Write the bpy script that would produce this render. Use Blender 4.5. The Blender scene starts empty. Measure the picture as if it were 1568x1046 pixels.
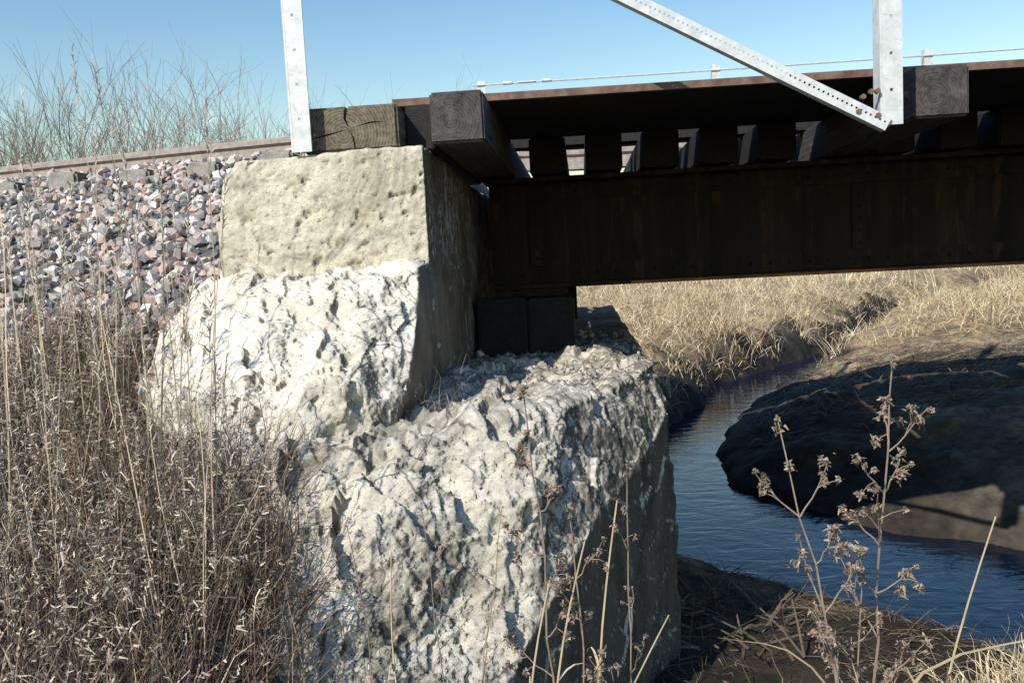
import bpy, bmesh, math, random
import numpy as np
from mathutils import Vector, Matrix, noise
random.seed(7); rng=np.random.default_rng(7)
sc=bpy.context.scene
COL=sc.collection
# ------------------------------------------------------------ helpers
def smooth(a,b,x):
    t=np.clip((x-a)/(b-a),0,1); return t*t*(3-2*t)
def vnoise(x,y,seed=0):
    xi=np.floor(x).astype(np.int64); yi=np.floor(y).astype(np.int64)
    xf=x-xi; yf=y-yi; xf=xf*xf*(3-2*xf); yf=yf*yf*(3-2*yf)
    def h(a,b):
        n=(a*374761393+b*668265263+seed*1442695041)&0x7fffffff
        n=((n^(n>>13))*1274126177)&0x7fffffff
        return ((n^(n>>16))&0xffff)/65535.0
    return (h(xi,yi)*(1-xf)+h(xi+1,yi)*xf)*(1-yf)+(h(xi,yi+1)*(1-xf)+h(xi+1,yi+1)*xf)*yf
def fbm(x,y,s,oct=4,seed=0):
    v=0;a=.5
    for i in range(oct):
        v=v+a*(vnoise(x*s,y*s,seed+i)-.5); s*=2.1; a*=.5
    return v
def link(o,parent=None):
    COL.objects.link(o)
    if parent: o.parent=parent
    return o
def empty(name,loc=(0,0,0)):
    o=bpy.data.objects.new(name,None); o.location=loc; COL.objects.link(o); return o
def build(name,V,F,mat,col=None,smooth_=False,parent=None):
    V=np.asarray(V,dtype=np.float32); F=np.asarray(F,dtype=np.int32)
    me=bpy.data.meshes.new(name); k=F.shape[1]; m=len(F)
    me.vertices.add(len(V)); me.vertices.foreach_set('co',V.ravel())
    me.loops.add(m*k); me.loops.foreach_set('vertex_index',F.ravel())
    me.polygons.add(m); me.polygons.foreach_set('loop_start',np.arange(0,m*k,k,dtype=np.int32))
    me.update(calc_edges=True)
    me.polygons.foreach_set('use_smooth',np.full(m,bool(smooth_)))
    if col is not None:
        c=np.ones((len(V),4),dtype=np.float32); c[:,:3]=col
        a=me.color_attributes.new('Col','FLOAT_COLOR','POINT'); a.data.foreach_set('color',c.ravel())
    me.materials.append(mat)
    return link(bpy.data.objects.new(name,me),parent)
def box(name,x0,x1,y0,y1,z0,z1,mat,parent=None,bev=0.0,rot=None):
    c=Vector(((x0+x1)/2,(y0+y1)/2,(z0+z1)/2))
    bm=bmesh.new(); bmesh.ops.create_cube(bm,size=1)
    for v in bm.verts: v.co=Vector((v.co.x*(x1-x0),v.co.y*(y1-y0),v.co.z*(z1-z0)))
    if bev>0: bmesh.ops.bevel(bm,geom=bm.edges[:],offset=bev,segments=2,affect='EDGES')
    me=bpy.data.meshes.new(name); bm.to_mesh(me); bm.free(); me.materials.append(mat)
    o=bpy.data.objects.new(name,me); o.location=c
    if rot: o.rotation_euler=rot
    return link(o,parent)
def hull(name,pts,mat,parent=None):
    bm=bmesh.new()
    for p in pts: bm.verts.new(p)
    r=bmesh.ops.convex_hull(bm,input=bm.verts[:])
    junk=[v for v in bm.verts if not v.link_faces]
    for v in junk: bm.verts.remove(v)
    bmesh.ops.recalc_face_normals(bm,faces=bm.faces[:])
    me=bpy.data.meshes.new(name); bm.to_mesh(me); bm.free(); me.materials.append(mat)
    return link(bpy.data.objects.new(name,me),parent)
def bake(o):
    bpy.context.view_layer.update(); dg=bpy.context.evaluated_depsgraph_get()
    nm=bpy.data.meshes.new_from_object(o.evaluated_get(dg)); o.modifiers.clear(); o.data=nm
def rough(o,vox,sm,frac=(),facet=(),side=.2,pits=()):
    """voxel-remesh a block, then break its surface with fractal noise, tilted chips and pits"""
    m=o.modifiers.new('r','REMESH'); m.mode='VOXEL'; m.voxel_size=vox
    if sm:
        s=o.modifiers.new('s','SMOOTH'); s.iterations=sm; s.factor=.5
    bake(o); me=o.data; n=len(me.vertices)
    co=np.empty(n*3,dtype=np.float32); me.vertices.foreach_get('co',co); co=co.reshape(-1,3)
    no=np.empty(n*3,dtype=np.float32); me.vertex_normals.foreach_get('vector',no); no=no.reshape(-1,3)
    w=1-(1-side)*smooth(.55,.88,no[:,0]); D=np.zeros(n)
    fr=noise.fractal; vo=noise.voronoi; cv=noise.cell_vector
    for i in range(n):
        p=Vector(co[i]); d=0.0
        for s,a,oc in frac: d+=a*fr(p*s,.9,2.1,oc)
        for s,a,b in facet:
            q=p*s+noise.noise_vector(p*s*1.3)*.35
            dd,pts=vo(q); c=pts[0]; r=cv(c*17.3)
            d+=(q-c).dot(r)*a/s+(r.x)*b/s
        for s,th,dep in pits:
            dd,pts=vo(p*s+noise.noise_vector(p*s*2)*.3); k=cv(pts[0]*9.1).y
            rr=th*max(0,k)
            if dd[0]<rr: d-=dep*(1-(dd[0]/rr)**3)
        D[i]=d
    co=co+no*(D*w)[:,None]
    me.vertices.foreach_set('co',co.astype(np.float32).ravel()); me.update()
    me.polygons.foreach_set('use_smooth',np.ones(len(me.polygons),dtype=bool))
def unit(v): return v/np.maximum(np.linalg.norm(v,axis=-1,keepdims=True),1e-9)
class Rib:
    def __init__(s): s.V=[];s.F=[];s.C=[];s.n=0
    def add(s,root,d,L,W,droop,K,col,tip=.15,side=None,wob=0.0):
        root=np.asarray(root,float); N=len(root); d=unit(np.asarray(d,float)*np.ones((N,3)))
        L=np.ones(N)*L; W=np.ones(N)*W; droop=np.ones(N)*droop
        if side is None: side=unit(np.cross(d,unit(rng.normal(size=(N,3)))))
        t=np.linspace(0,1,K+1)
        P=root[:,None,:]+d[:,None,:]*(L[:,None]*t)[:,:,None]
        P[:,:,2]-=(droop*L)[:,None]*t**2
        if wob>0:
            wv=rng.normal(size=(N,3))*wob; ph=rng.uniform(0,6.28,N)
            P+=wv[:,None,:]*(L[:,None]*(np.sin(t*5+ph[:,None])-np.sin(ph)[:,None]))[:,:,None]
        w=W[:,None]*(1-(1-tip)*t)[None,:]*.5
        A=P-side[:,None,:]*w[:,:,None]; B=P+side[:,None,:]*w[:,:,None]
        V=np.stack([A,B],axis=2).reshape(-1,3)
        base=(np.arange(N)*(K+1)*2)[:,None]+np.arange(K)[None,:]*2
        F=np.stack([base,base+1,base+3,base+2],axis=-1).reshape(-1,4)
        col=np.asarray(col,float)*np.ones((N,3))
        s.V.append(V); s.F.append(F+s.n); s.C.append(np.repeat(col,(K+1)*2,axis=0)); s.n+=len(V)
        return P[:,-1,:],unit(P[:,-1,:]-P[:,-2,:])
    def tube(s,pts,r0,r1,col,sides=5):
        pts=np.asarray(pts,float); n=len(pts); tg=unit(np.gradient(pts,axis=0))
        ref=np.array([.3,.9,.1]); a=unit(np.cross(tg,ref)); b=np.cross(tg,a)
        r=np.linspace(r0,r1,n)[:,None,None]; an=np.linspace(0,2*np.pi,sides,endpoint=False)
        V=(pts[:,None,:]+r*(a[:,None,:]*np.cos(an)[None,:,None]+b[:,None,:]*np.sin(an)[None,:,None])).reshape(-1,3)
        F=[]
        for i in range(n-1):
            for j in range(sides):
                k=(j+1)%sides; F.append([i*sides+j,i*sides+k,(i+1)*sides+k,(i+1)*sides+j])
        s.V.append(V); s.F.append(np.array(F)+s.n); s.C.append(np.ones((len(V),3))*np.asarray(col)); s.n+=len(V)
    def make(s,name,mat,parent=None,smooth_=False):
        return build(name,np.concatenate(s.V),np.concatenate(s.F),mat,np.concatenate(s.C),smooth_,parent)
def pal(cols,N,var=.12):
    c=np.array(cols)[rng.integers(0,len(cols),N)]
    return np.clip(c*(1+rng.normal(size=(N,1))*var),0.005,1)
# ------------------------------------------------------------ materials
def newmat(name):
    m=bpy.data.materials.new(name); m.use_nodes=True; nt=m.node_tree; p=nt.nodes['Principled BSDF']
    return m,nt,p
def N(nt,t,**kw):
    n=nt.nodes.new(t)
    for k,v in kw.items():
        if k in n.inputs: n.inputs[k].default_value=v
        else: setattr(n,k,v)
    return n
def ramp(nt,src,stops):
    r=nt.nodes.new('ShaderNodeValToRGB'); e=r.color_ramp.elements
    e[0].position,e[0].color=stops[0][0],(*stops[0][1],1); e[1].position,e[1].color=stops[-1][0],(*stops[-1][1],1)
    for p,c in stops[1:-1]:
        x=e.new(p); x.color=(*c,1)
    nt.links.new(src,r.inputs[0]); return r.outputs[0]
def mix(nt,fac,a,b,mode='MIX'):
    m=nt.nodes.new('ShaderNodeMix'); m.data_type='RGBA'; m.blend_type=mode
    for i,v in ((0,fac),(6,a),(7,b)):
        if hasattr(v,'links'): nt.links.new(v,m.inputs[i])
        else: m.inputs[i].default_value=v if i==0 else (*v,1)
    return m.outputs[2]
def noisen(nt,co,scale,detail=8,rough=.6,dist=0):
    n=N(nt,'ShaderNodeTexNoise',Scale=scale,Detail=detail,Roughness=rough,Distortion=dist)
    nt.links.new(co,n.inputs['Vector']); return n.outputs[0]
def bump(nt,p,h,strength,dist,prev=None):
    b=N(nt,'ShaderNodeBump',Strength=strength,Distance=dist); nt.links.new(h,b.inputs['Height'])
    if prev: nt.links.new(prev,b.inputs['Normal'])
    nt.links.new(b.outputs[0],p.inputs['Normal']); return b.outputs[0]
def attrmat(name,rough=.8,var=.3,scale=20,bmp=0,transl=0):
    m,nt,p=newmat(name); co=nt.nodes.new('ShaderNodeTexCoord').outputs['Object']
    a=nt.nodes.new('ShaderNodeAttribute'); a.attribute_name='Col'
    n=noisen(nt,co,scale)
    f=ramp(nt,n,[(.3,(1-var,)*3),(.7,(1+var*.5,)*3)])
    c=mix(nt,1.0,a.outputs['Color'],f,'MULTIPLY'); nt.links.new(c,p.inputs['Base Color'])
    p.inputs['Roughness'].default_value=rough; p.inputs['Specular IOR Level'].default_value=.3
    if bmp: bump(nt,p,n,.6,bmp)
    return m
def concrete(name,light,mid,dark,rough_amt=1,dirt=.5,paint=False,sideshade=1.0,st0=.47,big0=.50,crack=0,topdirt=False):
    m,nt,p=newmat(name); co=nt.nodes.new('ShaderNodeTexCoord').outputs['Object']
    n1=noisen(nt,co,2.6,10,.65,.4); n2=noisen(nt,co,11,10,.72); n3=noisen(nt,co,55,6,.7); n4=noisen(nt,co,210,3,.6)
    c=ramp(nt,n1,[(.38,mid),(.58,light)])
    st=ramp(nt,n2,[(st0,(0,0,0)),(st0+.18,(1,1,1))])
    d=mix(nt,.5,c,dark)
    c=mix(nt,st,c,d)
    pit=ramp(nt,n3,[(.33,(.85,.85,.85)),(.41,(0,0,0))]); c=mix(nt,pit,c,dark)
    gr=ramp(nt,n4,[(.3,(.80,.80,.80)),(.7,(1.1,1.1,1.08))]); c=mix(nt,1.0,c,gr,'MULTIPLY')
    big=noisen(nt,co,2.1,10,.72,1.6)
    bs=ramp(nt,big,[(big0,(0,0,0)),(big0+.13,(dirt,dirt,dirt))]); c=mix(nt,bs,c,(dark[0]*.85,dark[1]*.86,dark[2]*.87))
    spk=noisen(nt,co,95,3,.6); sp2=noisen(nt,co,5,4,.6)
    spm=ramp(nt,spk,[(.60,(0,0,0)),(.66,(.8,.8,.8))]); spz=ramp(nt,sp2,[(.45,(0,0,0)),(.6,(1,1,1))]); spm=mix(nt,1.0,spm,spz,'MULTIPLY')
    c=mix(nt,spm,c,(dark[0]*.55,dark[1]*.55,dark[2]*.55))
    li=noisen(nt,co,19,5,.6)
    lm=ramp(nt,li,[(.65,(0,0,0)),(.76,(.55,.55,.55))]); c=mix(nt,lm,c,(.48,.34,.17))
    if crack:
        dn=N(nt,'ShaderNodeTexNoise',Scale=6,Detail=6); nt.links.new(co,dn.inputs['Vector'])
        vm=mix(nt,.12,co,dn.outputs['Color']); ve=N(nt,'ShaderNodeTexVoronoi',feature='DISTANCE_TO_EDGE',Scale=crack); nt.links.new(vm,ve.inputs['Vector'])
        cm=ramp(nt,ve.outputs['Distance'],[(.005,(1,1,1)),(.016,(0,0,0))]); cz=ramp(nt,noisen(nt,co,2.3,3,.5),[(.50,(0,0,0)),(.56,(.7,.7,.7))]); cm=mix(nt,1.0,cm,cz,'MULTIPLY')
        c=mix(nt,cm,c,(dark[0]*.35,dark[1]*.33,dark[2]*.3))
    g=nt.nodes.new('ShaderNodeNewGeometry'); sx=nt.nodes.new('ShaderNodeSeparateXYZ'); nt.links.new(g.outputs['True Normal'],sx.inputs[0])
    if topdirt:   # soil and dust lying on the level ledge only
        sp=nt.nodes.new('ShaderNodeSeparateXYZ'); nt.links.new(co,sp.inputs[0])
        t1=ramp(nt,sx.outputs[2],[(.62,(0,0,0)),(.88,(1,1,1))])
        mr=N(nt,'ShaderNodeMapRange'); nt.links.new(sp.outputs[1],mr.inputs[0]); mr.inputs[1].default_value=2.9; mr.inputs[2].default_value=3.7
        mz=N(nt,'ShaderNodeMapRange'); nt.links.new(sp.outputs[2],mz.inputs[0]); mz.inputs[1].default_value=-.75; mz.inputs[2].default_value=-.62
        t2=mix(nt,1.0,t1,mr.outputs[0],'MULTIPLY'); t2=mix(nt,1.0,t2,mz.outputs[0],'MULTIPLY')
        t3=ramp(nt,n2,[(.40,(.98,.98,.98)),(.66,(.35,.35,.35))]); t2=mix(nt,1.0,t2,t3,'MULTIPLY')
        c=mix(nt,t2,c,(.13,.115,.10))
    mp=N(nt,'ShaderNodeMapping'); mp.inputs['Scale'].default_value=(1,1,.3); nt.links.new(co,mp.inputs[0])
    sn=noisen(nt,mp.outputs[0],7,9,.7); sc_=ramp(nt,sn,[(.35,(.075*sideshade,.062*sideshade,.050*sideshade)),(.58,(.19*sideshade,.16*sideshade,.13*sideshade)),(.72,(.30*sideshade,.265*sideshade,.22*sideshade))])
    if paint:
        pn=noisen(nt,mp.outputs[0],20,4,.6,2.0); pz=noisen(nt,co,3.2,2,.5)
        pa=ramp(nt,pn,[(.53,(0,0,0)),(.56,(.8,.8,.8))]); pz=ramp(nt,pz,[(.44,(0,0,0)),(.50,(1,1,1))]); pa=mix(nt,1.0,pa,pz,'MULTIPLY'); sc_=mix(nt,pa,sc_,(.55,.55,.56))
    sm=ramp(nt,sx.outputs[0],[(.5,(0,0,0)),(.8,(.92,.92,.92))]); c=mix(nt,sm,c,sc_)  # +X faces: streaky stain, its colour darkened further to paint in their shade
    nt.links.new(c,p.inputs['Base Color']); p.inputs['Roughness'].default_value=.93; p.inputs['Specular IOR Level'].default_value=.2
    b=bump(nt,p,n2,.6*rough_amt,.015); b=bump(nt,p,n3,.8*rough_amt,.009,b); bump(nt,p,n4,.6,.003,b)
    return m
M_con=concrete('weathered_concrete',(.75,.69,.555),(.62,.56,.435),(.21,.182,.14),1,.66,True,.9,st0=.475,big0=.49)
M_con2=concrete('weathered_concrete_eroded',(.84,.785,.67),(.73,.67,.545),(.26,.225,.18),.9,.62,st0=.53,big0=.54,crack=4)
M_con3=concrete('weathered_concrete_footing',(.76,.70,.585),(.64,.58,.475),(.20,.175,.14),1.0,.75,sideshade=.58,st0=.49,big0=.485,crack=3.2,topdirt=True)
def wood(name,ca,cb,ringf=.15):
    m,nt,p=newmat(name); co=nt.nodes.new('ShaderNodeTexCoord').outputs['Object']
    mp=N(nt,'ShaderNodeMapping'); mp.inputs['Scale'].default_value=(1,.06,1); nt.links.new(co,mp.inputs[0])
    g=noisen(nt,mp.outputs[0],45,8,.65)
    w=N(nt,'ShaderNodeTexWave',wave_type='RINGS',rings_direction='Y'); w.inputs['Scale'].default_value=22; w.inputs['Distortion'].default_value=3.5; w.inputs['Detail'].default_value=4
    mp2=N(nt,'ShaderNodeMapping'); mp2.inputs['Scale'].default_value=(1,.02,1); mp2.inputs['Location'].default_value=(.03,0,.02); nt.links.new(co,mp2.inputs[0]); nt.links.new(mp2.outputs[0],w.inputs['Vector'])
    f=mix(nt,ringf,g,w.outputs[0])
    c=ramp(nt,f,[(.3,ca),(.62,cb)])
    n=noisen(nt,co,11,7,.65); c=mix(nt,1.0,c,ramp(nt,n,[(.3,(.55,.55,.55)),(.7,(1.25,1.25,1.25))]),'MULTIPLY')
    nt.links.new(c,p.inputs['Base Color']); p.inputs['Roughness'].default_value=.85
    b=bump(nt,p,f,.8,.006); bump(nt,p,n,.5,.006,b)
    return m
M_tie=wood('creosote_timber',(.018,.016,.016),(.095,.083,.082),.10)
M_timber=wood('old_timber',(.05,.039,.027),(.21,.175,.12),.15)
M_darkwood=wood('dark_timber',(.008,.007,.006),(.022,.019,.017))
def metal(name,a,b,rough=.6,scale=8,met=0.0,streak=False,third=None):
    m,nt,p=newmat(name); co=nt.nodes.new('ShaderNodeTexCoord').outputs['Object']
    src=co
    if streak:
        mp=N(nt,'ShaderNodeMapping'); mp.inputs['Scale'].default_value=(1,1,.12); nt.links.new(co,mp.inputs[0]); src=mp.outputs[0]
    n=noisen(nt,src,scale,8,.65); c=ramp(nt,n,[(.35,a),(.68,b)])
    if third:
        n2=noisen(nt,src,scale*2.3,6,.7,.5); c=mix(nt,ramp(nt,n2,[(.54,(0,0,0)),(.70,(.85,.85,.85))]),c,third)
    nt.links.new(c,p.inputs['Base Color']); p.inputs['Roughness'].default_value=rough; p.inputs['Metallic'].default_value=met
    p.inputs['Specular IOR Level'].default_value=.25
    bump(nt,p,noisen(nt,co,90,4,.6),.3,.002)
    return m
M_gird=metal('blackened_steel',(.010,.008,.007),(.036,.022,.015),.85,5,streak=True,third=(.085,.042,.022))
M_rust=metal('rusty_steel',(.11,.065,.05),(.26,.17,.135),.8,14)
M_edge=metal('rusty_lit_edge',(.04,.022,.014),(.40,.17,.05),.8,3)  # rust colour brightened to paint a sunlit rim on the shaded flange
M_rail=metal('rail_steel',(.26,.21,.18),(.42,.36,.33),.6,20)
M_galv=metal('galvanised_steel',(.54,.56,.56),(.76,.77,.75),.5,18,.1,third=(.44,.45,.45))
M_bolt=metal('bolt_rust',(.10,.06,.04),(.28,.2,.14),.7,60)
M_grass=attrmat('dry_grass_blades',.7,.25,15)
M_weed=attrmat('dry_weed_stems',.75,.3,40)
M_stone=attrmat('crushed_stone',.9,.35,30,.003)
M_ground=attrmat('ground_soil',.95,.6,7,.07)
# water
M_water,nt,p=newmat('creek_water'); co=nt.nodes.new('ShaderNodeTexCoord').outputs['Object']
p.inputs['Base Color'].default_value=(.003,.009,.024,1); p.inputs['Roughness'].default_value=.02; p.inputs['IOR'].default_value=1.33
mp=N(nt,'ShaderNodeMapping'); mp.inputs['Scale'].default_value=(1,2.2,1); mp.inputs['Rotation'].default_value=(0,0,.35); nt.links.new(co,mp.inputs[0])
n=noisen(nt,mp.outputs[0],2.4,4,.5,1.2); b=bump(nt,p,n,.24,.03); bump(nt,p,noisen(nt,mp.outputs[0],10,2,.5,.6),.08,.01,b)
# ------------------------------------------------------------ terrain
CR=np.array([[30,-12,1.3],[12,1.0,1.2],[6,3.6,.95],[3.6,4.9,.85],[2.3,5.85,.85],[1.25,7.0,.85],[.95,8.4,.45],[1.0,10,.38],[1.7,12,.40],[2.85,14.8,.50],[4.2,16.9,.40],[6.0,20,.30],[8.1,24,.34],[13,29,.5],[26,34,.8],[60,48,1.]])
def creek(X,Y):
    best=np.full(X.shape,1e9)
    for i in range(len(CR)-1):
        a=CR[i];b=CR[i+1]; dx,dy=b[0]-a[0],b[1]-a[1]; L=dx*dx+dy*dy
        t=np.clip(((X-a[0])*dx+(Y-a[1])*dy)/L,0,1)
        d=np.hypot(X-a[0]-t*dx,Y-a[1]-t*dy)-(a[2]+t*(b[2]-a[2])); best=np.minimum(best,d)
    return best
CY=[6.5,8.4,10,12,14.8,16.9,20,24,29]; CX=[1.6,.95,1.0,1.7,2.85,4.2,6.0,8.1,13]
RX=np.array([-60,-30,-14,-9,-5,-2.2,-.7,11,60]); RY=np.array([36,19,10.6,8.3,7.15,6.55,6.3,6.25,6.25])
def railY(X): return np.interp(X,RX,RY)
PY=np.array([-30,-1,0,1,2,2.6,3.1,3.6,4.0,5.5,6.1,6.4,8.6,9.3,12.5,16,400]); PZ=np.array([-1.75,-1.65,-1.6,-1.42,-1.08,-.78,-.52,-.28,-.10,.58,.84,.92,.92,.8,-.9,-1.3,-1.3])
def H(X,Y):
    d=creek(X,Y); nz=fbm(X,Y,.9,5,3)
    d2=d+fbm(X,Y,1.3,4,11)*.5
    xc=np.interp(Y,CY,CX)
    far=smooth(6.6,7.4,Y+.45*np.clip(X-2,0,6))
    bar=far*smooth(-.1,.1,X-xc)*(1-smooth(14.5,17,Y))
    near=1-far
    R=near*.95+bar*.62+(far-bar)*.85; Lr=near*3.2+bar*1.2+(far-bar)*.4
    z=np.where(d2<0,-2.32+np.maximum(d2,-.6)*.5,-2.32+.06*smooth(0,.06,d2)+R*(1-np.exp(-np.maximum(d2,0)/Lr)))
    z=z+np.where(d2>0.05,nz*.22*smooth(0,.8,d2),0)
    z=z+near*smooth(.05,.4,d2)*fbm(X,Y,6,3,31)*.10
    z=z+bar*smooth(.1,.6,d2)*fbm(X,Y,3.2,4,41)*.22
    z=z+(far-bar)*smooth(.1,.5,d2)*(vnoise(X*1.1,Y*1.1,5)-.45)*.40*(1-smooth(25,40,Y))
    z=z+(far-bar)*smooth(18,45,Y)*.55 
    Yr=np.where(Y>4,Y-(railY(X)-6.4)*smooth(4,6,Y),Y)
    zl=np.interp(Yr,PY,PZ)+fbm(X,Y,1.5,4,5)*.10*(1-smooth(3.6,4.2,Y)*(1-smooth(9,11,Y)))
    w=np.where(Y>3.6,1-smooth(-.95,-.78,X),1-smooth(-1.15,-.35,X))
    wr=smooth(11.2,12.2,X)*smooth(2.0,4,Y)*(1-smooth(12,15,Y))
    w=np.maximum(w*(1-smooth(14,18,Y)*smooth(-3,0,X)),wr)
    return z*(1-w)+zl*w
def grid(a,b,n): return np.linspace(a,b,n,endpoint=False)
xs=np.concatenate([-np.geomspace(600,8.2,40),grid(-8,-3,70),grid(-3,5,200),grid(5,14,100),np.geomspace(14,700,50)])
ys=np.concatenate([-np.geomspace(400,1.1,25),grid(-1,10,230),grid(10,26,190),np.geomspace(26,900,70)])
XX,YY=np.meshgrid(xs,ys); ZZ=H(XX,YY)
dd=creek(XX,YY); nn=fbm(XX,YY,1.7,5,21); nn2=fbm(XX,YY,7,3,22)
tan=np.array([.36,.27,.155]); mud=np.array([.036,.030,.026]); sand=np.array([.17,.145,.115]); soil=np.array([.10,.078,.052]); bal=np.array([.16,.14,.135])
c=np.ones(XX.shape+(3,))*tan
k=1-smooth(.2,.8,dd+nn*1.2); c=c*(1-k[...,None])+mud*k[...,None]
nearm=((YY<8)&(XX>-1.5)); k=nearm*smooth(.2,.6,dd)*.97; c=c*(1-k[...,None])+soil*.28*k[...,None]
xc=np.interp(YY,CY,CX)
k=((YY>5.5)&(YY<13.5)&(XX>xc)&(XX<12))*smooth(-.02,.1,dd)*.9; cc=sand*(.24+.76*smooth(2.7,3.6,XX)*(1-smooth(9.0,10.5,YY)))[...,None]*(1+nn[...,None]*.8); c=c*(1-k[...,None])+cc*k[...,None]
k=(XX<-.7)*(YY<3.9)*1.0; c=c*(1-k[...,None])+soil*.7*k[...,None]
Yr=YY-(railY(XX)-6.4)*smooth(4,6,YY)
k=(XX<-.7)*smooth(3.7,4.0,YY)*(1-smooth(10,11,Yr)); c=c*(1-k[...,None])+bal*k[...,None]
c=c*(1+nn2[...,None]*.7+nn[...,None]*.5)
ny,nx=XX.shape; idx=np.arange(nx*ny).reshape(ny,nx)
F=np.stack([idx[:-1,:-1],idx[:-1,1:],idx[1:,1:],idx[1:,:-1]],-1).reshape(-1,4)
build('ground',np.stack([XX,YY,ZZ],-1).reshape(-1,3),F,M_ground,np.clip(c,.008,1).reshape(-1,3),True)
def near_h(x,y): return float(H(np.array([x]),np.array([y]))[0])
wx=np.concatenate([grid(-3,30,120),[30,80]]); wy=np.concatenate([grid(-14,50,200),[50]])
WX,WY=np.meshgrid(wx,wy); idx=np.arange(WX.size).reshape(WX.shape)
F=np.stack([idx[:-1,:-1],idx[:-1,1:],idx[1:,1:],idx[1:,:-1]],-1).reshape(-1,4)
cd=creek(WX,WY).ravel(); F=F[(cd[F].min(1)<1.2)]
build('creek_water',np.stack([WX,WY,np.full(WX.shape,-2.30)],-1).reshape(-1,3),F,M_water,None,True)
# ------------------------------------------------------------ abutment
ab=empty('concrete_abutment')
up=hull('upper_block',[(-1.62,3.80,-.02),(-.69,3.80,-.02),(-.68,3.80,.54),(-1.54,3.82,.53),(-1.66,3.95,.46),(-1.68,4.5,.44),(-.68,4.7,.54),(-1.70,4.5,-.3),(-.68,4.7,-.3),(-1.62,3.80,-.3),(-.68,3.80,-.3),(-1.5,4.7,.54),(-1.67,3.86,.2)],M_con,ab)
rough(up,.008,2,[(3,.010,3),(14,.005,4),(50,.0025,2)],[(9,.035,.012),(20,.05,.02)],.6,[(16,.42,.012),(34,.45,.007),(11,.3,.02)])
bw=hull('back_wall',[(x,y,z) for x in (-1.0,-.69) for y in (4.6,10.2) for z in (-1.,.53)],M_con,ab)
rough(bw,.03,1,[(4,.012,4)],[],1)
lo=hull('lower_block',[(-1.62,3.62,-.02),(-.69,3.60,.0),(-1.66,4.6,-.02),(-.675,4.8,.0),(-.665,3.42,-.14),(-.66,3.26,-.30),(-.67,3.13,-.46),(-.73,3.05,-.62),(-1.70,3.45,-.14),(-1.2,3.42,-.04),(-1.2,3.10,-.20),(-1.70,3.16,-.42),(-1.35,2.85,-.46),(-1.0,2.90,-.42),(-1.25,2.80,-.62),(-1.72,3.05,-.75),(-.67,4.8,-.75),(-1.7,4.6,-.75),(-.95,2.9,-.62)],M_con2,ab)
rough(lo,.008,6,[(2.5,.045,3),(11,.012,5),(45,.004,3)],[(5,.14,.05),(16,.08,.03)],.3,[(9,.4,.03),(24,.42,.010)])
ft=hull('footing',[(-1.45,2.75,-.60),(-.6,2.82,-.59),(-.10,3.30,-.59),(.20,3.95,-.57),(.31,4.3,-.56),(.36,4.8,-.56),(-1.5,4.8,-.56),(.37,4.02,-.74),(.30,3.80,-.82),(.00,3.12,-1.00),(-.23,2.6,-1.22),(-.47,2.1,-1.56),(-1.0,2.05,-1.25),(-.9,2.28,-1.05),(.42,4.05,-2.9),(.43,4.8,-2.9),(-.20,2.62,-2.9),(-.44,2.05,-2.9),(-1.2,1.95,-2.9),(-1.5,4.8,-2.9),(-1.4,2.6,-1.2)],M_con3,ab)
rough(ft,.010,4,[(2.0,.08,3),(8,.022,5),(36,.007,3)],[(4.2,.26,.11),(12,.18,.07),(34,.14,.04)],.22,[(6,.4,.04),(20,.42,.012)])
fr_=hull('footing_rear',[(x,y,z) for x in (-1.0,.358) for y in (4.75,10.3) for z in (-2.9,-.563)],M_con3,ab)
rough(fr_,.03,1,[(4,.02,4)],[],.5)
# ------------------------------------------------------------ stones
def variants(n=14):
    out=[]
    for i in range(n):
        bm=bmesh.new()
        sc3=(random.uniform(.8,1.25),random.uniform(.6,.95),random.uniform(.5,.8))
        bmesh.ops.create_cube(bm,size=1.25)
        for v in bm.verts: v.co=Vector([v.co[k]*sc3[k]*random.uniform(.7,1.2)+random.uniform(-.12,.12) for k in range(3)])
        for j in range(3):
            d=Vector((random.gauss(0,1),random.gauss(0,1),random.gauss(0,1))).normalized()
            g=bm.verts[:]+bm.edges[:]+bm.faces[:]
            bmesh.ops.bisect_plane(bm,geom=g,plane_co=d*random.uniform(.45,.65),plane_no=d,clear_outer=True)
        vs=[v.co.copy() for v in bm.verts]; bm.free(); bm=bmesh.new()
        for v in vs: bm.verts.new(v)
        bmesh.ops.convex_hull(bm,input=bm.verts[:])
        for v in [v for v in bm.verts if not v.link_faces]: bm.verts.remove(v)
        bmesh.ops.triangulate(bm,faces=bm.faces[:]); bm.verts.index_update()
        out.append((np.array([v.co[:] for v in bm.verts]),np.array([[v.index for v in f.verts] for f in bm.faces]))); bm.free()
    return out
VAR=variants()
def stones(name,pos,size,cols,mat=None,parent=None):
    V=[];F=[];C=[];n=0; which=rng.integers(0,len(VAR),len(pos))
    for k,(bv,bf) in enumerate(VAR):
        s=which==k; m=s.sum()
        if m==0: continue
        q=unit(rng.normal(size=(m,4))); w,x,y,z=q.T
        R=np.stack([1-2*(y*y+z*z),2*(x*y-z*w),2*(x*z+y*w),2*(x*y+z*w),1-2*(x*x+z*z),2*(y*z-x*w),2*(x*z-y*w),2*(y*z+x*w),1-2*(x*x+y*y)],-1).reshape(m,3,3)
        vv=np.einsum('mij,vj->mvi',R,bv)*size[s][:,None,None]+pos[s][:,None,:]
        V.append(vv.reshape(-1,3)); F.append((bf[None]+(np.arange(m)*len(bv))[:,None,None]).reshape(-1,3)+n); n+=m*len(bv)
        C.append(np.repeat(cols[s],len(bv),axis=0))
    return build(name,np.concatenate(V),np.concatenate(F),mat or M_stone,np.concatenate(C),False,parent)
NB=21000
bx=rng.uniform(-9,-.8,NB); by=rng.uniform(3.1,9.6,NB)
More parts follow.
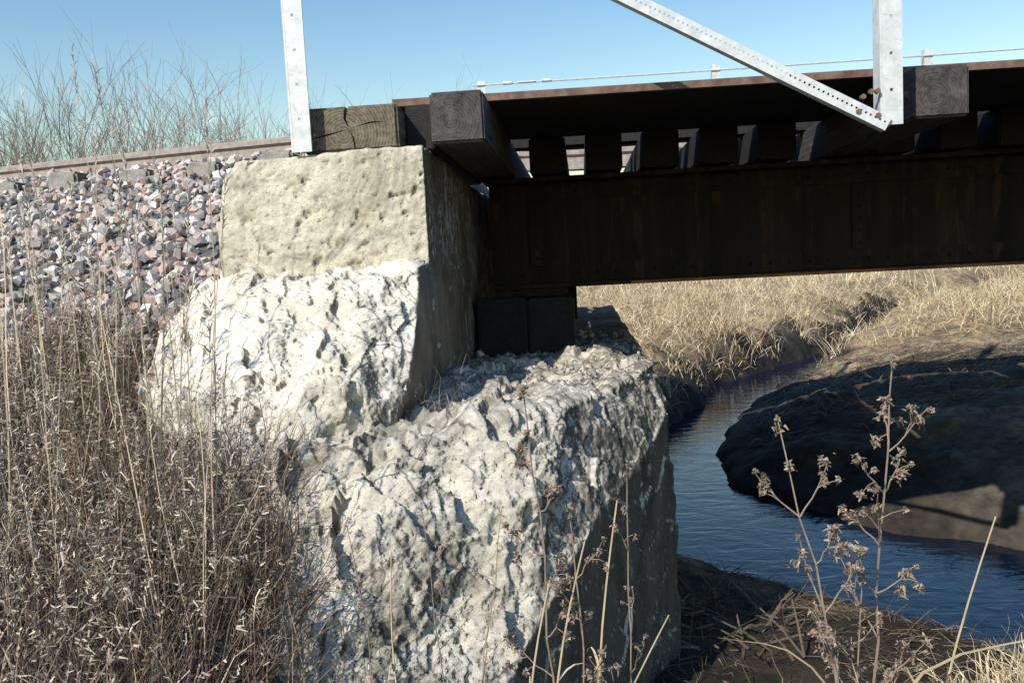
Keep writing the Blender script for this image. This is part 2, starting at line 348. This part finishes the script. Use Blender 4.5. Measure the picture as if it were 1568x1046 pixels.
keep=~((bx>-1.68)&(by<4.75))&(bx<-.98); keep&=(by<6.9+(-bx*.25))|(rng.random(NB)<.5); 
keep&=(by>3.55+.25*vnoise(bx*2,by*0,4)-0.4*(rng.random(NB)<.3))
bx=bx[keep];by=by[keep]
bz=H(bx,by)+rng.uniform(-.02,.045,len(bx))
sz=rng.uniform(.024,.052,len(bx))*(1+.4*(rng.random(len(bx))<.12))
bc=pal([(.52,.38,.325),(.60,.46,.395),(.51,.47,.43),(.30,.29,.28),(.15,.145,.145),(.65,.60,.54),(.78,.73,.67),(.45,.30,.24),(.30,.285,.275),(.58,.52,.46)],len(bx))
stones('track_ballast',np.stack([bx,by,bz],-1),sz,bc)
n=2600; rx=rng.uniform(-.66,.33,n); ry=rng.uniform(3.0,6.6,n); k=(ry>3.25+(rx+.66)*.70)&(vnoise(rx*5,ry*4,3)+rng.uniform(-.3,.3,n)>.38); rx=rx[k];ry=ry[k]
stones('shelf_rubble',np.stack([rx,ry,np.full(len(rx),-.565)+.02*vnoise(rx*9,ry*9,2)],-1),rng.uniform(.005,.018,len(rx))*(1+1.6*(rng.random(len(rx))<.07)),pal([(.38,.35,.30),(.20,.18,.155),(.58,.54,.47),(.28,.255,.22)],len(rx)))
# ------------------------------------------------------------ bridge
br=empty('railway_bridge')
XE=12.0
def girder(y,sgn,tag):
    box('web_'+tag,-.57,XE,y,y+.014,-.135,.495,M_gird,br)
    box('top_flange_'+tag,-.57,XE,y-.15,y+.16,.497,.523,M_gird,br)
    box('bottom_flange_'+tag,-.57,XE,y-.16,y+.16,-.163,-.137,M_gird,br)
    box('bottom_flange_edge_'+tag,.3,XE,y-.167,y-.161,-.161,-.145,M_edge,br)
    for zz,t in ((.385,'ta'),(-.135,'ba')):
        box('flange_angle_'+t+tag,-.57,XE,y-.012,y-.002,zz,zz+.11,M_gird,br)
    x=-.32
    bm=bmesh.new(); bmesh.ops.create_icosphere(bm,subdivisions=1,radius=.012); bm.verts.index_update()
    bv=np.array([v.co[:] for v in bm.verts]); bf=np.array([[v.index for v in f.verts] for f in bm.faces]); bm.free()
    P=[]
    i=0
    while x<XE:
        box('stiffener_%s_%d'%(tag,i),x,x+.09,y-.022,y-.014,-.02,.38,M_gird,br)
        for zz in np.arange(.02,.38,.075): P.append((x+.045,y-.023,zz))
        x+=2.0;i+=1
    for xx in np.arange(-.5,XE,.12): P.append((xx,y-.013,.44)); P.append((xx,y-.013,-.08))
    P=np.array(P); vv=(bv[None]+P[:,None]).reshape(-1,3); ff=(bf[None]+(np.arange(len(P))*len(bv))[:,None,None]).reshape(-1,3)
    build('rivets_'+tag,vv,ff,M_gird,None,True,br)
girder(5.5,1,'near'); girder(8.25,1,'far')
for x in (-.4,2.6,5.6,8.6,11.4):
    box('cross_frame_%d'%int(x*10),x,x+.1,5.52,8.24,.1,.2,M_gird,br)
k=0; x=-.53
while x<XE:
    out=(k%6==0)
    w=.119 if out else .112
    xo=x+(.05 if (out and k) else 0)
    y0=(3.80 if k==0 else 3.98) if out else 5.36+random.uniform(-.03,.03)
    o=box('bridge_tie_%d'%k,xo-w,xo+w,y0,8.65+(1.4 if out else random.uniform(-.03,.03)),.545,.767,M_tie if out else M_darkwood,br,.010)
    if k==0: o.rotation_euler=(0,0,.004)
    x+=.3483;k+=1
dk=bpy.data.objects.new('walkway',None); dk.location=(-.6,4.1,0); dk.rotation_euler=(0,0,math.radians(1.6)); link(dk,br)
def dbox(name,x0,x1,y0,y1,z0,z1,mat):
    return box(name,x0+.6,x1+.6,y0-4.1,y1-4.1,z0,z1,mat,dk)
yy=4.12
for i in range(5):
    dbox('walkway_plank_%d'%i,-.62,XE,yy,yy+.26,.770+.001*(i%2),.802+.003*(i%2),M_darkwood)
    box('far_walkway_plank_%d'%i,-.62,XE,8.72+i*.26,8.72+(i+1)*.26,.770+.001*(i%2),.802+.003*(i%2),M_darkwood,br); yy+=.26
dbox('walkway_edge_angle',-.86,XE,4.085,4.118,.769,.803,M_rust)
dbox('walkway_end_plank',-.86,-.622,4.12,5.46,.769,.797,M_darkwood)
box('guard_timber',-.5,XE,5.82,5.98,.770,.86,M_darkwood,br)
tb=box('end_timber',-1.24,-.795,3.86,4.6,.545,.745,M_timber,br,.012)
s=tb.modifiers.new('sub','SUBSURF'); s.subdivision_type='SIMPLE'; s.levels=s.render_levels=4
def wedge(pts):
    bm=bmesh.new()
    vs=[bm.verts.new((a,y,b)) for y in (3.7,3.98) for a,b in pts]
    m=len(pts); bm.faces.new(vs[:m][::-1]); bm.faces.new(vs[m:])
    for i in range(m): bm.faces.new([vs[i],vs[(i+1)%m],vs[m+(i+1)%m],vs[m+i]])
    bmesh.ops.recalc_face_normals(bm,faces=bm.faces[:])
    me=bpy.data.meshes.new('w'); bm.to_mesh(me); bm.free(); return me
cx,cz=-1.02,.645
cuts=[[(cx,cz),(cx-.022,.69),(cx-.012,.77),(cx+.006,.77),(cx-.010,.69)],[(cx,cz),(cx+.015,.60),(cx+.022,.53),(cx+.030,.53),(cx+.022,.60)],[(cx+.004,cz),(cx-.09,.62),(cx-.23,.60),(cx-.09,.628)],[(cx,cz),(cx+.10,.67),(cx+.19,.665),(cx+.10,.663)]]
for i,pt in enumerate(cuts):
    co_=bpy.data.objects.new('cut',wedge(pt)); COL.objects.link(co_)
    m=tb.modifiers.new('b','BOOLEAN'); m.operation='DIFFERENCE'; m.object=co_; m.solver='EXACT'
bake(tb)
for o in [o for o in bpy.data.objects if o.name.startswith('cut')]: bpy.data.objects.remove(o)
box('sill_timber',-.79,-.660,4.02,5.9,.55,.76,M_darkwood,br,.006)
for y in (5.22,7.98):
    box('bearing_timber_%d'%int(y),-.655,-.35,y,y+.6,-.60,-.215,M_darkwood,br,.012)
    box('bearing_timber_b_%d'%int(y),-.345,-.06,y+.012,y+.6,-.60,-.222,M_darkwood,br,.012)
    box('bearing_plate_%d'%int(y),-.6,-.1,y+.12,y+.5,-.213,-.166,M_gird,br,.006)
def rail(name,off,z,mat,x0=-30,x1=12):
    prof=[(-.07,0),(-.07,.012),(-.012,.03),(-.010,.125),(-.036,.135),(-.036,.172),(-.028,.18),(.028,.18),(.036,.172),(.036,.135),(.010,.125),(.012,.03),(.07,.012),(.07,0)]
    X=np.concatenate([np.arange(x0,-8,1.0),np.arange(-8,0,.25),np.arange(0,x1+.1,1)])
    Ys=np.array([np.mean(railY(x+np.linspace(-1.2,1.2,15))) for x in X])+off
    V=[(x,y+a,z-.08*smooth(-1.5,0,x)+b) for x,y in zip(X,Ys) for a,b in prof]; m=len(prof); F=[]
    for i in range(len(X)-1):
        for j in range(m): F.append([i*m+j,i*m+(j+1)%m,(i+1)*m+(j+1)%m,(i+1)*m+j])
    return build(name,V,F,mat)
rail('railway_rail',0,.885,M_rail); rail('railway_rail',1.5,.885,M_rail)
te=empty('railway_ties')
xt=-1.5; i=0
M_ctie=concrete('concrete_tie',(.42,.39,.355),(.33,.305,.27),(.15,.14,.125),1,.4)
while xt>-9:
    yr=float(railY(xt)); q=0 if i%3==1 else -.03
    box('tie_%d'%i,xt-.12,xt+.12,yr-.50-random.uniform(0,.06),yr+2.0,.70,.885+q,M_ctie,te,.02)
    xt-=.62*random.uniform(.96,1.04);i+=1
# ------------------------------------------------------------ railing
def perf(name,p0,p1,w,t,parent,nrm=(0,1,0),hole=.012,pitch=.03,mat=M_galv):
    p0=Vector(p0);p1=Vector(p1); d=(p1-p0); L=d.length; d.normalize(); n=Vector(nrm); s=n.cross(d).normalized()
    bm=bmesh.new()
    def slab(a0,a1,b0,b1):
        vs=[bm.verts.new(p0+d*a+s*b+n*cc) for cc in (0,t) for a,b in ((a0,b0),(a1,b0),(a1,b1),(a0,b1))]
        for q in ((3,2,1,0),(4,5,6,7),(0,1,5,4),(1,2,6,5),(2,3,7,6),(3,0,4,7)): bm.faces.new([vs[i] for i in q])
    h=hole/2; c0=w*.5
    slab(0,L,0,c0-h); slab(0,L,c0+h,w)
    a=0
    while a<L-.001:
        e=min(a+pitch-hole,L); slab(a,e,c0-h,c0+h); a+=pitch
    bmesh.ops.recalc_face_normals(bm,faces=bm.faces[:])
    me=bpy.data.meshes.new(name); bm.to_mesh(me); bm.free(); me.materials.append(mat)
    return link(bpy.data.objects.new(name,me),parent)
def cyl(name,loc,r,l,axis,mat,parent,seg=6):
    bm=bmesh.new(); bmesh.ops.create_cone(bm,cap_ends=True,segments=seg,radius1=r,radius2=r,depth=l)
    me=bpy.data.meshes.new(name); bm.to_mesh(me); bm.free(); me.materials.append(mat)
    o=bpy.data.objects.new(name,me); o.location=loc
    o.rotation_euler={'Y':(math.pi/2,0,0),'X':(0,math.pi/2,0),'Z':(0,0,0)}[axis]
    return link(o,parent)
def wire(name,p0,p1,r,parent,mat=M_galv,sag=.02):
    R=Rib(); P=[np.array(p0)*(1-t)+np.array(p1)*t-np.array([0,0,sag*4*t*(1-t)]) for t in np.linspace(0,1,12)]
    R.tube(P,r,r,(1,1,1),5); return R.make(name,mat,parent)
def railing(y,posts,z0,z1,front=True):
    e=empty('bridge_railing')
    for i,(x,zb) in enumerate(posts):
        perf('post_face_%d'%i,(x+.05,y,zb),(x+.05,y,z1),.092,.008,e,(0,1,0),.012,.15)
        box('post_leg_%d'%i,x+.051,x+.059,y-.001,y+.09,zb,z1,M_galv,e)
        if front and i:
            for j in range(2): cyl('post_bolt_%d_%d'%(i,j),(x+.01,y-.006,zb+.05+j*.09),.012,.014,'Y',M_bolt,e)
    wire('top_cable',(posts[0][0],y+.02,z1-.05),(posts[-1][0],y+.02,z1-.05),.006,e)
    if not front: wire('mid_cable',(posts[0][0],y+.02,z0+.65),(posts[-1][0],y+.02,z0+.65),.006,e)
    return e
e=railing(3.79,[(-1.318,.545),(1.235,.50),(4.0,.5),(6.6,.5),(9.2,.5)],.8,2.2)
perf('diagonal_brace',(1.30,3.775,.48),(-1.2,3.775,1.885),.052,.006,e,(0,1,0),.009,.022)
R_=Vector((-2.50,0,1.405)).normalized()
perf('diagonal_brace_flange',(1.30,3.775,.48),(-1.2,3.775,1.885),.05,.006,e,tuple(Vector((0,1,0)).cross(R_)*-1),.009,.022)
for j,(a,b) in enumerate(((1.21,.62),(1.27,.54),(1.19,.56),(1.27,.64))): cyl('brace_bolt_%d'%j,(a,3.780,b),.012,.02,'Y',M_bolt,e)
for j in range(2): cyl('tie_bolt_%d'%j,(1.48,4.05+j*.12,.66-j*.03),.018,.10,'X',M_bolt,e)
box('clip_angle_upright',1.39,1.432,4.0,4.1,.775,.9,M_galv,e)
f=railing(9.96,[(-1.15,.8),(1.5,.8),(3.8,.8),(6.2,.8),(8.6,.8)],.8,2.10,False)
wire('upper_cable',(-1.15,9.95,2.05),(8.6,9.95,2.05),.008,f)
for j in range(3):
    cyl('turnbuckle_%d'%j,(-.75+j*.22,9.94,2.05),.020 if j!=1 else .010,.10 if j!=1 else .2,'X',M_galv,f,8)
# ------------------------------------------------------------ vegetation
STRAW=[(.42,.315,.215),(.31,.225,.155),(.52,.415,.29),(.20,.14,.10),(.28,.20,.15),(.14,.10,.075),(.66,.56,.43)]
DULL=[(.17,.118,.088),(.10,.07,.055),(.24,.17,.125),(.07,.05,.04),(.31,.23,.17)]
def scatter(n,x0,x1,y0,y1,cond,clump=0,cs=2.,seed=1):
    x=rng.uniform(x0,x1,n); y=rng.uniform(y0,y1,n); k=cond(x,y)
    if clump: k&=(vnoise(x*cs,y*cs,seed)+.35*vnoise(x*cs*3,y*cs*3,seed+1))>clump
    x=x[k];y=y[k]; return np.stack([x,y,H(x,y)-.01],-1)
def up(nv,lean): 
    d=rng.normal(size=(nv,3))*lean; d[:,2]=1; return d
def lefts(x,y): return (x<-.38*y-.12+.10*np.sin(y*7+x*3))&((x<-1.76)|(y<2.75))&(y<3.45+.3*np.sin(x*5))
def hs(r): return (1-.22*smooth(1.7,2.9,r[:,1]))*(.7+.6*vnoise(r[:,0]*3,r[:,1]*3,9))
G=Rib()
r=scatter(31000,-4.2,-.4,.75,3.8,lefts); n=len(r)
G.add(r,up(n,.45),rng.uniform(.15,.46,n)*hs(r),rng.uniform(.003,.006,n),rng.uniform(0,.7,n),4,pal(DULL,n),.2,wob=.05)
r=scatter(10500,-4.2,-.4,.75,3.6,lefts); n=len(r)
pc=pal(STRAW,n)*(.6+.8*vnoise(r[:,0]*2.5,r[:,1]*2.5,77))[:,None]
t,d=G.add(r,up(n,.28),rng.uniform(.36,.72,n)*hs(r),rng.uniform(.0022,.0038,n),rng.uniform(0,.3,n),5,pc,.35,wob=.035)
k=rng.random(n)<.7; m=k.sum()
for j in range(12):
    dd_=d[k]+rng.normal(size=(m,3))*.6
    G.add(t[k]-d[k]*rng.uniform(0,.09,(m,1)),dd_,rng.uniform(.008,.026,m),rng.uniform(.003,.006,m),.5,1,pal([(.50,.40,.31),(.33,.25,.195),(.68,.59,.47)],m),.4)
for j in range(2):
    fr=rng.uniform(.2,.85,(n,1)); pos=r*(1-fr)+t*fr
    dd_=rng.normal(size=(n,3)); dd_[:,2]=np.abs(dd_[:,2])*.6+.2
    G.add(pos,dd_,rng.uniform(.05,.17,n),rng.uniform(.0025,.007,n),rng.uniform(.4,1.6,n),4,pal(STRAW,n)*.85,.1,wob=.07)
r=scatter(5200,-1.8,-.7,1.6,3.2,lambda x,y:(x<-.38*y+.02)&(x>-.62*y-.1)&((x<-1.7)|(y<2.75))); r[:,2]=np.maximum(r[:,2],np.interp(r[:,1],[1.6,2.1,2.8,3.2],[-1.5,-1.05,-.62,-.6])); n=len(r)
G.add(r,up(n,.45)+[.1,0,0],rng.uniform(.15,.42,n),rng.uniform(.003,.006,n),rng.uniform(0,.6,n),4,pal([(.20,.14,.10),(.13,.09,.065),(.34,.25,.17)],n),.2,wob=.06)
# tall reeds in front of the ballast and sky
n=75; y=rng.uniform(1.9,3.3,n); x=-y*rng.uniform(.47,.80,n); r=np.stack([x,y,H(x,y)-.01],-1)
t,d=G.add(r,up(n,.09),rng.uniform(.75,1.4,n)*(.7+.3*(rng.random(n)<.6)),.005,rng.uniform(0,.06,n),8,pal([(.56,.46,.33),(.42,.34,.24)],n),.5,wob=.018)
for j in range(30):
    dd_=d+rng.normal(size=(n,3))*.30; G.add(t-d*rng.uniform(-.02,.16,(n,1)),dd_,rng.uniform(.02,.06,n),.0040,.4,2,pal([(.70,.62,.52),(.56,.48,.40)],n),.2)
G.make('dry_grass',M_grass)
G=Rib()
for (x,y,z,q) in ((-.64,3.5,-.56,50),(-.6,3.9,-.56,40),(-.60,3.25,-.57,40),(-1.0,2.85,-.60,30),(-1.35,2.75,-.6,60)):
    rr=np.array([[x,y,z]])+rng.normal(size=(q,3))*[.05,.12,.005]
    G.add(rr,up(q,.5),rng.uniform(.06,.26,q),.003,rng.uniform(0,.6,q),4,pal(STRAW,q),.2,wob=.05)
G.make('dry_grass',M_grass)
# far bank grass
G=Rib()
def farc(x,y): 
    xc=np.interp(y,CY,CX); bar=(x>xc)&(y<15.5)
    return (creek(x,y)>.12)&(~bar)
r=scatter(62000,-2,17,10.5,27,farc,.48,1.1,5); n=len(r)
cl=vnoise(r[:,0]*1.1,r[:,1]*1.1,5)
G.add(r,up(n,.5),rng.uniform(.22,.6,n)*(.4+1.2*cl),rng.uniform(.008,.015,n),rng.uniform(.1,1.2,n),3,pal([(.70,.55,.34),(.52,.40,.22),(.80,.67,.45),(.28,.20,.12)],n,.18),.2)
r=scatter(36000,0,34,27,60,lambda x,y:(creek(x,y)>.3)&(x<y*.75),.45,.6,8); n=len(r)
G.add(r,up(n,.35),rng.uniform(.35,.9,n),rng.uniform(.014,.025,n),rng.uniform(.1,.6,n),3,pal([(.70,.55,.34),(.55,.43,.25),(.80,.67,.45),(.36,.27,.17)],n),.2)
G.make('far_bank_grass',M_grass)
G=Rib()
r=scatter(24000,1.6,12,9.0,16,lambda x,y:(creek(x,y)>.3)&(x>np.interp(y,[8,12,14.8,16.9],[1.5,2.2,3.2,4.6])),.40,1.2,12); n=len(r)
dv=rng.normal(size=(n,3))*.5+[.8,.1,0]; dv[:,2]=rng.uniform(.05,.35,n)
G.add(r,dv,rng.uniform(.2,.55,n),.011,rng.uniform(.2,.4,n),3,pal([(.20,.155,.105),(.30,.23,.15),(.09,.07,.055)],n),.2)
G.make('matted_grass',M_grass)
# near bank debris + bright tuft
G=Rib()
r=scatter(9000,.1,3.5,2.5,6.0,lambda x,y:(creek(x,y)>.05),.42,2.2,15); n=len(r)
dv=rng.normal(size=(n,3)); dv[:,2]=rng.uniform(.0,.5,n)
G.add(r,dv,rng.uniform(.08,.3,n),rng.uniform(.004,.009,n),rng.uniform(.1,.5,n),3,pal([(.08,.06,.045),(.13,.10,.07),(.04,.032,.025),(.22,.17,.115)],n),.2,wob=.05)
for (x,y,q,hh) in ((1.70,3.45,420,.42),(1.95,3.65,460,.50),(2.25,3.85,420,.50),(1.45,3.25,160,.30),(2.6,4.0,300,.48)):
    rr=np.stack([rng.normal(x,.13,q),rng.normal(y,.13,q)],-1); rr=np.column_stack([rr,H(rr[:,0],rr[:,1])-.01])
    G.add(rr,up(q,.5),rng.uniform(.5,1.0,q)*hh,rng.uniform(.004,.010,q),rng.uniform(.2,.9,q),5,pal([(.74,.64,.43),(.60,.50,.31),(.46,.36,.21)],q),.15,wob=.05)
n=90; rr=np.stack([rng.uniform(.35,1.1,n),rng.uniform(3.9,5.0,n)],-1); rr=np.column_stack([rr,H(rr[:,0],rr[:,1])+.01])
dv=rng.normal(size=(n,3)); dv[:,2]=rng.uniform(.1,.9,n); G.add(rr,dv,rng.uniform(.15,.4,n),.014,.2,2,pal([(.20,.16,.12),(.12,.095,.07)],n),.6)
G.make('bank_grass',M_grass)
# individual dried weeds
def weed(base,top,branches,heads,seed,col=(.30,.23,.17),r0=.0045,headr=.012,span=.10):
    rs=np.random.default_rng(seed); R=Rib()
    base=np.array(base,float); top=np.array(top,float); t=np.linspace(0,1,14)
    bow=rs.normal(size=3)*.03; pts=base[None]*(1-t[:,None])+top[None]*t[:,None]+np.sin(t*np.pi)[:,None]*bow+rs.normal(size=(14,3))*.003
    R.tube(pts,r0,r0*.35,col)
    ends=[pts[-1],pts[-1]-[0,0,.02],pts[-2]]
    for b in range(branches):
        u=.45+.5*b/branches; i=int(u*13); p=pts[i]; az=b*2.4+rs.uniform(0,1)
        L=span*(1.5-u)*rs.uniform(.8,1.5); d=np.array([math.cos(az),math.sin(az)*.6,rs.uniform(.5,1.1)]); d/=np.linalg.norm(d)
        q=[p+d*L*s+np.array([0,0,.25*L*s*s])+rs.normal(size=3)*.002 for s in np.linspace(0,1,6)]
        R.tube(q,r0*.5,r0*.22,col,4); ends+= [q[-1],q[-2]]
        for c in range(2):
            p2=q[2+c]; d2=d+rs.normal(size=3)*.7; d2/=np.linalg.norm(d2); e2=p2+d2*L*.4
            R.tube([p2,(p2+e2)/2+[0,0,.004],e2],r0*.3,r0*.2,col,4); ends.append(e2)
    E=np.array(ends)+rs.normal(size=(len(ends),3))*.004; E[0]=pts[-1]; sizes=rs.uniform(.4,1.2,len(E))
    for h in range(heads):
        dv=rng.normal(size=(len(E),3)); R.add(E+rng.normal(size=(len(E),3))*headr*.35*sizes[:,None],dv,rng.uniform(.4,1.0,len(E))*headr*sizes,headr*.42,.2,2,np.array(col)*rng.uniform(.5,1.5,(len(E),1)),.3)
    return R.make('dried_weed',M_weed)
WC=(.29,.22,.165)
weed((-.10,1.95,-1.6),(-.14,1.85,-.27),7,30,1,WC,.0045,.016,.10)
weed((-.02,1.9,-1.6),(-.05,1.88,-.55),6,24,2,WC,.004,.013,.11)
weed((.50,1.9,-1.75),(.405,1.85,-.36),10,30,3,WC,.0045,.015,.13)
weed((.62,1.95,-1.75),(.665,1.9,-.24),12,30,4,WC,.0045,.015,.13)
weed((.55,1.95,-1.75),(.60,1.9,-.72),6,24,5,WC,.004,.012,.12)
weed((-.62,2.0,-1.4),(-.60,2.0,-.62),6,14,6,(.32,.25,.17),.003,.010,.12)
weed((-.36,2.0,-1.5),(-.42,2.05,-.60),6,14,7,WC,.003,.010,.12)
weed((-.25,1.9,-1.5),(-.20,1.9,-.55),5,10,8,(.36,.28,.19),.003,.008,.10)
weed((.12,1.9,-1.6),(.08,1.85,-.45),5,16,9,WC,.0035,.010,.10)
G=Rib()
st=[((.03,1.85,-1.7),(.055,1.85,-.53),.0045),((.70,1.9,-1.8),(.90,1.95,-.62),.004),((-.12,1.8,-1.7),(.15,1.75,-.75),.0035),((.9,1.8,-1.8),(.55,1.85,-.9),.003),((-.35,1.8,-1.5),(-.47,1.9,-.65),.0035),((-.10,1.85,-1.6),(-.02,1.85,-.62),.0045),((-.14,1.85,-1.6),(-.10,1.85,-.70),.0045)]
for a,b,rr in st:
    a=np.array(a);b=np.array(b); t=np.linspace(0,1,12)[:,None]; P=a*(1-t)+b*t+np.sin(t*np.pi)*np.array([-.05,0,.04]); G.tube(P,rr,rr*.4,(.55,.44,.27))
    for q in range(3):
        i=3+q*2; G.add(P[i:i+1],np.array([[random.uniform(-1,1),random.uniform(-.5,.5),.8]]),.16,.007,.8,5,(.55,.45,.28),.1)
for bx_,by_ in ((-.11,1.85),(.53,1.85),(.62,1.9),(-.02,1.85),(-.08,1.9),(.02,1.85)):
    q=9; rr=np.array([[bx_,by_,-1.35]])+rng.normal(size=(q,3))*[.03,.03,.15]
    G.add(rr,up(q,.5),rng.uniform(.25,.6,q),rng.uniform(.006,.013,q),rng.uniform(.2,.9,q),6,pal([(.58,.47,.30),(.46,.36,.23),(.35,.26,.17)],q),.1,wob=.04)
G.make('tall_grass_stems',M_grass)
# bare shrubs beyond the track
def shrub(x,y,h,seed,n=9):
    rs=np.random.default_rng(seed); R=Rib(); z=near_h(x,y)
    def br_(p,d,L,r,lv):
        k=5; P=[p]
        for i in range(k):
            d=d+rs.normal(size=3)*.09; d[2]+=.03; d/=np.linalg.norm(d); P.append(P[-1]+d*L/k)
        R.tube(P,r,r*.55,(.28,.22,.18) if lv<2 else (.40,.32,.26),3)
        if lv<3:
            for c in range(4 if lv<2 else 3):
                i=rs.integers(2,k+1); dd=d+rs.normal(size=3)*.42; dd[2]=abs(dd[2])+.1; dd/=np.linalg.norm(dd); br_(P[i],dd,L*rs.uniform(.45,.7),r*.6,lv+1)
    for i in range(n):
        d=np.array([rs.normal()*.25,rs.normal()*.25,1.]); d/=np.linalg.norm(d)
        br_(np.array([x+rs.normal()*.3,y+rs.normal()*.3,z]),d,h*rs.uniform(.45,.66),.015,0)
    return R.make('bare_shrub',M_weed)
for i,(x,y,h) in enumerate(((-8.6,15,4.5),(-7.6,14.5,4.0),(-9.8,16,4.9),(-6.4,15.5,4.0),(-5.3,15,4.0),(-11,16,4.4),(-4.4,16.5,4.1),(-2.6,19,4.5),(-7.0,16,4.5),(-9.2,14,4.5),(-8.0,16.5,4.8),(-10.4,15,4.6),(-5.9,16.5,4.3))): shrub(x,y,h,40+i)
# ------------------------------------------------------------ light, sky, camera
sd=Vector((-.65,-1.0,.95)).normalized()
w=bpy.data.worlds.new('World'); sc.world=w; w.use_nodes=True; nt=w.node_tree
sky=nt.nodes.new('ShaderNodeTexSky'); sky.sky_type='NISHITA'; sky.sun_disc=False
sky.sun_elevation=math.asin(sd.z); sky.sun_rotation=math.atan2(sd.x,sd.y); sky.air_density=1.7; sky.dust_density=.15; sky.ozone_density=2.2
hsv=nt.nodes.new('ShaderNodeHueSaturation'); hsv.inputs['Saturation'].default_value=1.38; hsv.inputs['Hue'].default_value=.512
nt.links.new(sky.outputs[0],hsv.inputs['Color']); nt.links.new(hsv.outputs[0],nt.nodes['Background'].inputs[0]); nt.nodes['Background'].inputs[1].default_value=.15
L=bpy.data.lights.new('sun','SUN'); L.energy=5.0; L.angle=math.radians(.5); L.color=(1,.94,.84)
so=bpy.data.objects.new('sun',L); so.rotation_euler=sd.to_track_quat('Z','Y').to_euler(); COL.objects.link(so)
yaw,pit,rol=math.radians(4.9),math.radians(5.2),math.radians(3.0)
Rv=Vector((math.cos(yaw),math.sin(yaw),0)); Fv=Vector((-math.sin(yaw)*math.cos(pit),math.cos(yaw)*math.cos(pit),-math.sin(pit))); Uv=Rv.cross(Fv)
cr=Rv*math.cos(rol)-Uv*math.sin(rol); cu=Rv*math.sin(rol)+Uv*math.cos(rol)
cam=bpy.data.cameras.new('camera'); cam.lens=30; cam.sensor_width=36; cam.clip_end=3000; cam.clip_start=.05
cob=bpy.data.objects.new('camera',cam); cob.matrix_world=Matrix((cr,cu,-Fv)).transposed().to_4x4(); COL.objects.link(cob); sc.camera=cob
sc.view_settings.view_transform='Standard'; sc.view_settings.look='None'; sc.view_settings.exposure=0
